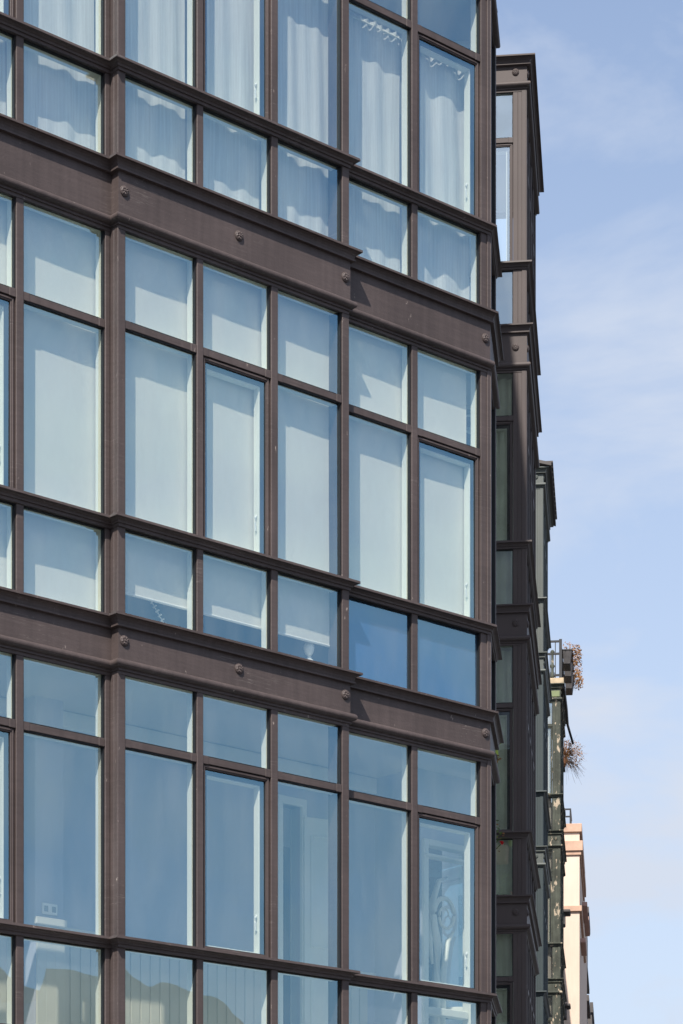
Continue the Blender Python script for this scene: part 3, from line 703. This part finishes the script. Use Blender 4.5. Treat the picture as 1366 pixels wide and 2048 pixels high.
# third building: grey green gallery
G3 = root_at(40.0, 3.23, 'gallery_building', 'narrow grey green gallery with boarded side, between brown and peeling galleries')
lv3 = [dict(ct=16.45, bt=16.22, tr=15.656, le=14.38, roof=1), dict(ct=13.5, bt=13.24, tr=12.65, le=11.29), dict(ct=10.4, bt=10.14, tr=9.57, le=8.09), dict(ct=7.22, bt=6.96, tr=6.4, le=5.0), dict(ct=4.2, bt=3.9)]
gallery(G3, 2.6, 1.0, lv3, 'green', 0.14, 3, wind=False, pm2='teal')  # darker teal below the top storey, with shade put into the colour
mb = MB(); mb.add([(-0.12, -0.13, 16.45), (2.7, -0.13, 16.45), (2.7, 2.5, 17.1), (-0.12, 2.5, 17.1), (-0.12, -0.13, 16.50), (2.7, -0.13, 16.50), (2.7, 2.5, 17.15), (-0.12, 2.5, 17.15)],
    [(0, 1, 2, 3), (4, 7, 6, 5), (0, 4, 5, 1), (1, 5, 6, 2), (2, 6, 7, 3), (3, 7, 4, 0)]); mb.build('roof', 'slate', G3)
for k in range(12):
    mb = MB(); mb.box(-0.1 + k * 0.22, 0.1 + k * 0.22, -0.155, 0.1, 16.505, 16.53); mb.build('roof_tile', 'slate', G3)
mb = MB(); mb.box(-0.3, 12.4, 1.3, 7, 0, 16.2); mb.build('wall', 'grey', G3)

# fourth building: old peeling gallery with a roof terrace
G4 = root_at(52.5, 4.60, 'gallery_building', 'old dark green gallery with flaking paint and a railed terrace on top')
lv4 = [dict(ct=16.56, bt=16.28, tr=15.73, le=14.26, roof=1), dict(ct=13.49, bt=13.2, tr=12.68, le=11.13), dict(ct=10.38, bt=10.12, tr=9.56, le=8.0), dict(ct=7.3, bt=7.0, tr=6.4, le=5.0), dict(ct=4.2, bt=3.9)]
gallery(G4, 3.0, 1.2, lv4, 'old', 0.17, 3, ros_u=0.1)
mb = MB(); mb.box(-0.06, 3.06, -0.07, 2.2, 16.561, 16.68); mb.build('deck', 'deck', G4, bevel=0.01)
for (z0, z1) in ((13.52, 16.15), (10.4, 13.05), (7.35, 10.0)): drape(G4, 0.16, 1.0, 0.16, 0.2, z0, z1, 'drape2', 0.01)
mb = MB(); mb.box(-0.02, 0.0, 0.02, 1.0, 16.30, 16.42); mb.build('painted_board', 'olive', G4)
mb = MB(); mb.box(0.0, 3.0, 1.5, 7, 0, 16.5); mb.build('wall', 'grey', G4)
# terrace railing
rl = MB()
for z in (17.46, 17.2, 16.75): rl.box(-0.02, 3.0, -0.02, 0.02, z - 0.02, z + 0.02); rl.box(-0.02, 0.02, 0.0, 1.4, z - 0.019, z + 0.019)
rl.build('railing', 'iron', G4)
for k in range(12):
    mb = MB(); mb.box(-0.012, 0.012, 0.10 + k * 0.11, 0.118 + k * 0.11, 16.68, 17.2 if k % 3 else 17.45); mb.build('baluster', 'iron', G4)
for k in range(18):
    mb = MB(); mb.box(0.05 + k * 0.165, 0.07 + k * 0.165, -0.012, 0.012, 16.68, 17.45); mb.build('baluster', 'iron', G4)
mb = MB(); mb.box(-0.03, 0.03, -0.03, 0.03, 16.68, 17.5); mb.build('railing_post', 'iron', G4)
mb = MB(); lathe(mb, [(0.03, 16.68), (0.05, 16.72), (0.03, 16.78), (0.03, 16.9), (0.055, 16.94), (0.03, 16.98), (0.028, 17.2), (0.05, 17.24), (0.02, 17.28)], cx=0.0, cy=0.17, n=10); mb.build('turned_post', 'old', G4, smooth=True)
mb = MB(); mb.tube([(0.0, -0.07, 16.50), (1.6, -0.09, 16.47), (2.7, -0.09, 16.42), (2.95, -0.12, 16.36), (3.15, -0.20, 16.12)], 0.028, 6); mb.build('broken_gutter', 'iron', G4)

def leaves(mb, cx, cy, cz, rx, ry, rz, n, s, rnd, droop=0.0):
    for _ in range(n):
        while True:
            a = Vector((rnd.uniform(-1, 1), rnd.uniform(-1, 1), rnd.uniform(-1, 1)))
            if a.length < 1: break
        p = Vector((cx + a.x * rx, cy + a.y * ry, cz + a.z * rz - droop * (a.x ** 2 + a.y ** 2)))
        d = Vector((rnd.gauss(0, 1), rnd.gauss(0, 1), rnd.gauss(0, 1))).normalized(); e_ = d.orthogonal().normalized(); g = d.cross(e_)
        q = s * rnd.uniform(0.5, 1.4)
        mb.add([tuple(p - d * q), tuple(p + e_ * q * 0.6 + g * q * 0.15), tuple(p + d * q), tuple(p - e_ * q * 0.6 + g * q * 0.15)], [(0, 1, 2), (0, 2, 3)])
def twigs(mb, cx, cy, cz, n, ln, rnd, out=(0, -1, 0), spread=0.9, r0=0.006):
    for _ in range(n):
        d = (Vector(out) + Vector((rnd.gauss(0, spread), rnd.gauss(0, spread), rnd.gauss(0.15, spread)))).normalized()
        l_ = ln * rnd.uniform(0.4, 1.1); p0 = Vector((cx, cy, cz)) + d * 0.03
        p1 = p0 + d * l_ * 0.5 + Vector((0, 0, 0.03)); p2 = p0 + d * l_ - Vector((0, 0, l_ * rnd.uniform(-0.1, 0.5)))
        mb.tube([tuple(p0), tuple(p1), tuple(p2)], [r0, r0 * 0.7, r0 * 0.35], 4)

def frame_pt(Y, X, lx, ly, z):
    ca, sa = math.cos(STREET), math.sin(STREET)
    return (X + lx * ca - ly * sa, Y + lx * sa + ly * ca, z)
rnd = random.Random(3)
for k, (lx, lab) in enumerate(((0.10, 'dark planter box with rust brown dry plant, nearest on the terrace railing'), (1.02, 'dark planter box with thin dry plant, middle one hung on the terrace railing'), (1.95, 'dark planter box with orange dry plant, furthest and lowest hung on the terrace railing'))):
    t = thing('planter_box', lab, 'planter', frame_pt(52.5, 4.60, lx, -0.13, 17.02), STREET, 'planter boxes hung on the terrace railing')
    mb = MB(); a = (0.0, 0.60); zt, zb = 0.28, 0.0
    mb.add([(a[0] + .03, -0.07, zb), (a[1] - .03, -0.07, zb), (a[1] - .03, 0.07, zb), (a[0] + .03, 0.07, zb), (a[0], -0.11, zt), (a[1], -0.11, zt), (a[1], 0.09, zt), (a[0], 0.09, zt)],
           [(0, 1, 2, 3), (4, 7, 6, 5), (0, 4, 5, 1), (1, 5, 6, 2), (2, 6, 7, 3), (3, 7, 4, 0)])
    mb.build('box', 'pot', t, bevel=0.008)
    mb = MB(); mb.ring(a[0] - 0.01, a[1] + 0.01, 0, 1, 0.001, 0, 0.001); mb = MB(); mb.box(a[0] - 0.01, a[1] + 0.01, -0.12, 0.10, zt + 0.001, zt + 0.02); mb.build('rim', 'pot', t)
    mb = MB(); leaves(mb, 0.32, -0.20, 0.30, 0.36, 0.12, 0.20, 230 if k != 1 else 120, 0.024, rnd, 0.1); leaves(mb, 0.05, -0.03, 0.38, 0.16, 0.14, 0.10, 60, 0.02, rnd)
    mb.build('foliage', 'dry', t)
    mb = MB(); twigs(mb, 0.3, -0.05, 0.28, 26, 0.26, rnd, (0, -1, 0.5)); mb.build('stems', 'dry2', t)
t = thing('dry_plant', 'rusty leafed plant on the terrace floor behind the railing', 'plant', frame_pt(52.5, 4.60, 0.25, 0.55, 16.69), STREET)
mb = MB(); lathe(mb, [(0.07, 0.0), (0.10, 0.2)], n=12); mb.build('pot', 'clay', t)
mb = MB(); twigs(mb, 0, 0, 0.18, 12, 0.35, rnd, (0, 0, 1), 0.3); mb.build('stems', 'dry2', t)
mb = MB(); leaves(mb, 0, 0, 0.52, 0.11, 0.11, 0.18, 170, 0.022, rnd); mb.build('foliage', 'dry', t)
t = thing('leafy_plant', 'low green plant on the terrace floor by the turned post', 'plant', frame_pt(52.5, 4.60, 0.25, 0.3, 16.69), STREET)
mb = MB(); lathe(mb, [(0.08, 0.0), (0.10, 0.1)], n=12); mb.build('pot', 'clay', t)
mb = MB(); leaves(mb, 0.0, 0.1, 0.14, 0.14, 0.30, 0.10, 170, 0.022, rnd); mb.build('foliage', 'leaf', t)

# fifth building: plain grey house with balconies hidden behind the old gallery
G5 = root_at(56.0, 4.62, 'balcony_house', 'dark grey house seen edge on behind the peeling gallery, with iron balconies and carved corbels')
mb = MB(); mb.box(0, 17.5, 0.35, 8, 0, 17.2); mb.build('wall', 'slate', G5)
for z in (14.95, 11.9, 8.8):
    mb = MB(); mb.box(0.2, 2.6, -0.20, 0.4, z - 0.12, z); bal = mb.build('balcony', 'grey', G5, bevel=0.01)
    mb = MB()
    for zz in (z + 0.95, z + 0.5, z + 0.1): mb.box(0.2, 2.6, -0.19, -0.16, zz, zz + 0.03); mb.box(0.2, 0.23, -0.19, 0.35, zz, zz + 0.03)
    for q in range(16): mb.box(0.2 + q * 0.158, 0.222 + q * 0.158, -0.185, -0.165, z, z + 0.96)
    mb.build('railing', 'iron', bal)
    for zz in (-0.12, -0.26, -0.4):
        mb = MB(); q = 0.18 - (-zz - 0.12) * 0.5; mb.box(0.3, 0.6, -q, 0.4, z + zz - 0.13, z + zz); mb.build('corbel', 'slate', bal, bevel=0.01)
for Yc, z, s in ((60, 15.65, 0.10), (63, 13.8, 0.16), (66, 11.9, 0.1)):
    lx = (Yc - 56) / EY
    mb = MB(); mb.box(lx, lx + 0.6, -s - 0.20, 0.4, z, z + 0.08); mb.box(lx + 0.1, lx + 0.5, -s * 0.5 - 0.15, 0.4, z - 0.3, z - 0.001); mb.box(lx + 0.15, lx + 0.45, -0.12, 0.4, z - 1.4, z - 0.301)
    mb.build('corbel', 'slate', G5, bevel=0.02)
t = thing('trailing_plant', 'wild dry orange plant spilling out of a clay pot over the balcony rail', 'plant', frame_pt(56.0, 4.62, 0.4, -0.26, 15.75), STREET)
mb = MB(); lathe(mb, [(0.10, 0.0), (0.15, 0.10), (0.17, 0.22)], n=12); mb.build('pot', 'clay', t, smooth=False)
mb = MB(); twigs(mb, 0, -0.10, 0.30, 170, 0.50, rnd, (0, -0.6, 0.15), 0.9, 0.003); twigs(mb, 0, -0.12, 0.2, 40, 0.45, rnd, (0, -0.7, -0.8), 0.35, 0.0035); mb.build('stems', 'dry2', t)
mb = MB(); leaves(mb, 0, -0.26, 0.32, 0.32, 0.28, 0.34, 420, 0.021, rnd); leaves(mb, 0, -0.14, 0.45, 0.2, 0.15, 0.22, 160, 0.02, rnd); leaves(mb, 0, -0.22, 0.25, 0.35, 0.34, 0.4, 90, 0.013, rnd); mb.build('foliage', 'dry', t)
mb = MB(); mb.box(-0.16, 0.16, -0.12, 0.30, -0.04, -0.005); mb.build('bracket', 'iron', t)
t = thing('dry_plant', 'small clump of brown plants low on the balcony under the trailing plant', 'plant', frame_pt(56.0, 4.62, 0.9, -0.15, 14.951), STREET)
mb = MB(); lathe(mb, [(0.07, 0.0), (0.09, 0.13)], n=10); mb.build('pot', 'clay', t)
mb = MB(); leaves(mb, 0, -0.03, 0.16, 0.16, 0.12, 0.10, 120, 0.02, rnd); mb.build('foliage', 'dry', t)

# sixth: tan building with a blank sunlit end wall
T6 = root_at(75.0, 7.14, 'tan_building', 'sunlit tan rendered building with terracotta bands, taller blank end wall down the street')
mb = MB(); mb.box(0, 16, 0, 9, 0, 18.72); mb.build('wall', 'tan', T6)
for z0, z1, p in ((18.55, 18.78, 0.07), (17.98, 18.26, 0.10), (17.86, 17.98, 0.05), (16.17, 16.32, 0.07)):
    mb = MB(); mb.box(-p, 7.0 if z0 > 17 else 9, -p, 9.02, z0 - 0.02, z1); mb.build('band', 'orange', T6, bevel=0.01)
rl = MB()
for z in (19.2, 18.98): rl.box(-0.02, 1.5, 0.25, 0.28, z, z + 0.045); rl.box(-0.03, 0.0, 0.26, 1.3, z, z + 0.045)
rl.build('railing', 'iron', T6)
for q in (0.25, 1.25):
    mb = MB(); mb.box(-0.04, 0.0, q, q + 0.045, 18.7, 19.24); mb.build('railing_post', 'iron', T6)
for lx, z, ln in ((1.5, 15.5, 4), (5, 17.3, 5), (6.5, 13.6, 6), (9, 17.6, 5), (3, 11.5, 5)):
    mb = MB(); mb.box(lx, lx + ln * 0.6, -0.16, 0.0, z, z + 0.12); mb.build('balcony', 'pink', T6)

# buildings closing the street
T7 = root_at(93.0, 9.04, 'terrace_house', 'pinkish narrow house front seen edge on past the tan building')
mb = MB(); mb.box(0, 6, 0, 9, 0, 19.6); mb.build('wall', 'pink', T7)
for z, lx in ((19.6, 0.0), (16.4, 0.5), (13.2, 1.0)):
    mb = MB(); mb.box(lx, lx + 4.5, -0.16, 0.02, z, z + 0.22); mb.build('cornice', 'slate', T7)
    mb = MB(); mb.box(lx + .5, lx + 3, -0.08, 0.0, z - 1.8, z - 0.5); mb.build('window', 'iron', T7)
T8 = root_at(104.0, 10.12, 'terrace_house', 'white rendered house at the far end of the row with a dark eaves line')
mb = MB(); mb.box(0, 6, 0, 9, 0, 19.3); mb.build('wall', 'whiteb', T8)
mb = MB(); mb.box(-0.1, 6, -0.12, 9, 19.3, 19.5); mb.build('roof', 'slate', T8)
mb = MB(); mb.box(1.0, 1.5, 0.2, 0.8, 19.5, 20.3); mb.build('chimney', 'slate', T8)
T9 = root_at(112.0, 11.22, 'gabled_house', 'furthest house with a grey brown side and white gable top')
mb = MB(); mb.box(0, 10, 0, 6, 0, 18.8); mb.build('wall', 'slate', T9)
mb = MB(); mb.add([(-0.05, 0.10, 18.81), (-0.05, 1.2, 18.81), (-0.05, 1.2, 19.75), (-0.05, 0.35, 19.45), (-0.05, 0.12, 19.2), (3, 0.10, 18.81), (3, 1.2, 18.81), (3, 1.2, 19.75), (3, 0.35, 19.45), (3, 0.12, 19.2)],
    [(0, 1, 2, 3, 4), (9, 8, 7, 6, 5), (0, 5, 6, 1), (1, 6, 7, 2), (2, 7, 8, 3), (3, 8, 9, 4), (4, 9, 5, 0)]); mb.build('gable', 'whiteb', T9)
mb = MB(); mb.box(-0.1, 10, -0.05, 0.09, 18.8, 19.25); mb.build('roof', 'slate', T9)

# flower box beside the corner building with a red geranium, and a lime green cactus above
t = thing('geranium', 'sparse potted geranium with one red bloom beside the brown gallery', 'plant', (1.50, 25.2, 7.02))
mb = MB(); mb.box(-0.28, 0.04, -0.09, 0.09, -0.10, 0.08); mb.build('box', 'clay', t, bevel=0.006)
mb = MB(); twigs(mb, -0.02, 0, 0.06, 16, 0.30, rnd, (0.25, 0, 1), 0.35, 0.004); mb.build('stems', 'leaf', t)
mb = MB(); leaves(mb, 0.03, 0, 0.30, 0.11, 0.08, 0.10, 34, 0.018, rnd); leaves(mb, -0.02, 0, 0.10, 0.08, 0.08, 0.08, 50, 0.02, rnd); mb.build('foliage', 'leaf', t)
mb = MB(); leaves(mb, 0.07, -0.02, 0.22, 0.10, 0.05, 0.16, 22, 0.014, rnd); mb.build('dry_leaves', 'dry', t)
mb = MB(); leaves(mb, 0.115, -0.03, 0.155, 0.016, 0.016, 0.018, 40, 0.011, rnd); mb.build('flower', 'red', t)
mb = MB(); mb.tube([(0.02, 0, 0.06), (0.07, -0.01, 0.11), (0.115, -0.03, 0.15)], 0.004, 5); mb.build('flower_stalk', 'leaf', t)
t = thing('cactus', 'lime green cactus pads showing behind the edge of the corner building', 'plant', (1.48, 24.6, 7.76))
mb = MB(); mb.box(-0.25, 0.0, -0.08, 0.08, -0.12, 0.06); mb.build('box', 'clay', t, bevel=0.006)
for (px_, pz, rx_, rz_) in ((0.02, 0.26, 0.055, 0.028), (0.10, 0.325, 0.042, 0.026), (0.08, 0.49, 0.022, 0.048)):
    pass
mb = MB()
def pad(mb, x, y, z, rx, ry, rz_):
    vs_ = []; fs = []; n = 12; m_ = 7
    for j in range(m_ + 1):
        th = math.pi * j / m_
        for k in range(n):
            a = 2 * math.pi * k / n; vs_.append((x + rx * math.sin(th) * math.cos(a), y + ry * math.sin(th) * math.sin(a), z + rz_ * math.cos(th)))
    for j in range(m_):
        for k in range(n): fs.append((j * n + k, j * n + (k + 1) % n, (j + 1) * n + (k + 1) % n, (j + 1) * n + k))
    mb.add(vs_, fs)
pad(mb, 0.03, 0, 0.15, 0.035, 0.012, 0.11); mb.build('pad', 'lime', t, smooth=True)
mb = MB(); pad(mb, 0.055, 0, 0.29, 0.052, 0.012, 0.036); mb.build('pad', 'lime', t, smooth=True)
mb = MB(); pad(mb, 0.06, 0, 0.42, 0.018, 0.010, 0.085); mb.build('pad', 'lime', t, smooth=True)
mb = MB(); leaves(mb, 0.04, -0.02, 0.12, 0.05, 0.03, 0.05, 24, 0.014, rnd); mb.build('dry_leaves', 'dry', t)

# ================================================================== across the road: what the panes mirror
OPP = thing('opposite_house', 'low buff house with a curved gable across the road, mirrored in the lowest panes', 'house', (25, 4, -0.42), 0)
prof = [(0, 0), (9.5, 0), (9.5, 7.9), (8.9, 7.9), (8.85, 8.6), (7.9, 8.95), (6.9, 9.5), (6.6, 9.75), (5.6, 9.8), (5.55, 9.2), (4.9, 9.1), (4.85, 9.9), (4.3, 9.95), (4.25, 8.9), (3.0, 8.75), (2.2, 9.5), (1.0, 9.6), (0, 8.9)]
n = len(prof); mb = MB(); mb.add([(0, y, z) for y, z in prof] + [(8, y, z) for y, z in prof], [tuple(range(n)), tuple(range(n, 2 * n))[::-1]] + [(i, (i + 1) % n, n + (i + 1) % n, n + i) for i in range(n)])
mb.build('wall', 'buff', OPP)
mb = MB(); mb.box(-0.15, 0.0, -0.1, 9.6, 7.5, 7.75); mb.build('cornice', 'whiteb', OPP, bevel=0.02)
for fl_ in range(2):
    for q in range(4):
        mb = MB(); mb.box(-0.06, 0.02, 0.9 + q * 2.2, 2.0 + q * 2.2, 1.0 + fl_ * 3.6, 3.0 + fl_ * 3.9); fr = mb.build('window', 'whiteb', OPP, bevel=0.02)
        mb = MB(); mb.box(-0.08, -0.05, 1.0 + q * 2.2, 1.9 + q * 2.2, 1.1 + fl_ * 3.6, 2.9 + fl_ * 3.9); mb.build('pane', 'iron', fr)
O2 = thing('opposite_block', 'plain grey block standing beyond the buff house across the road', 'building', (27, 14.5, 0), 0)
mb = MB(); mb.box(0, 9, 0, 16, 0, 6.8); mb.build('wall', 'grey', O2)
mb = MB(); mb.box(-0.2, 9.2, -0.2, 16.2, 6.8, 7.05); mb.build('roof', 'slate', O2)
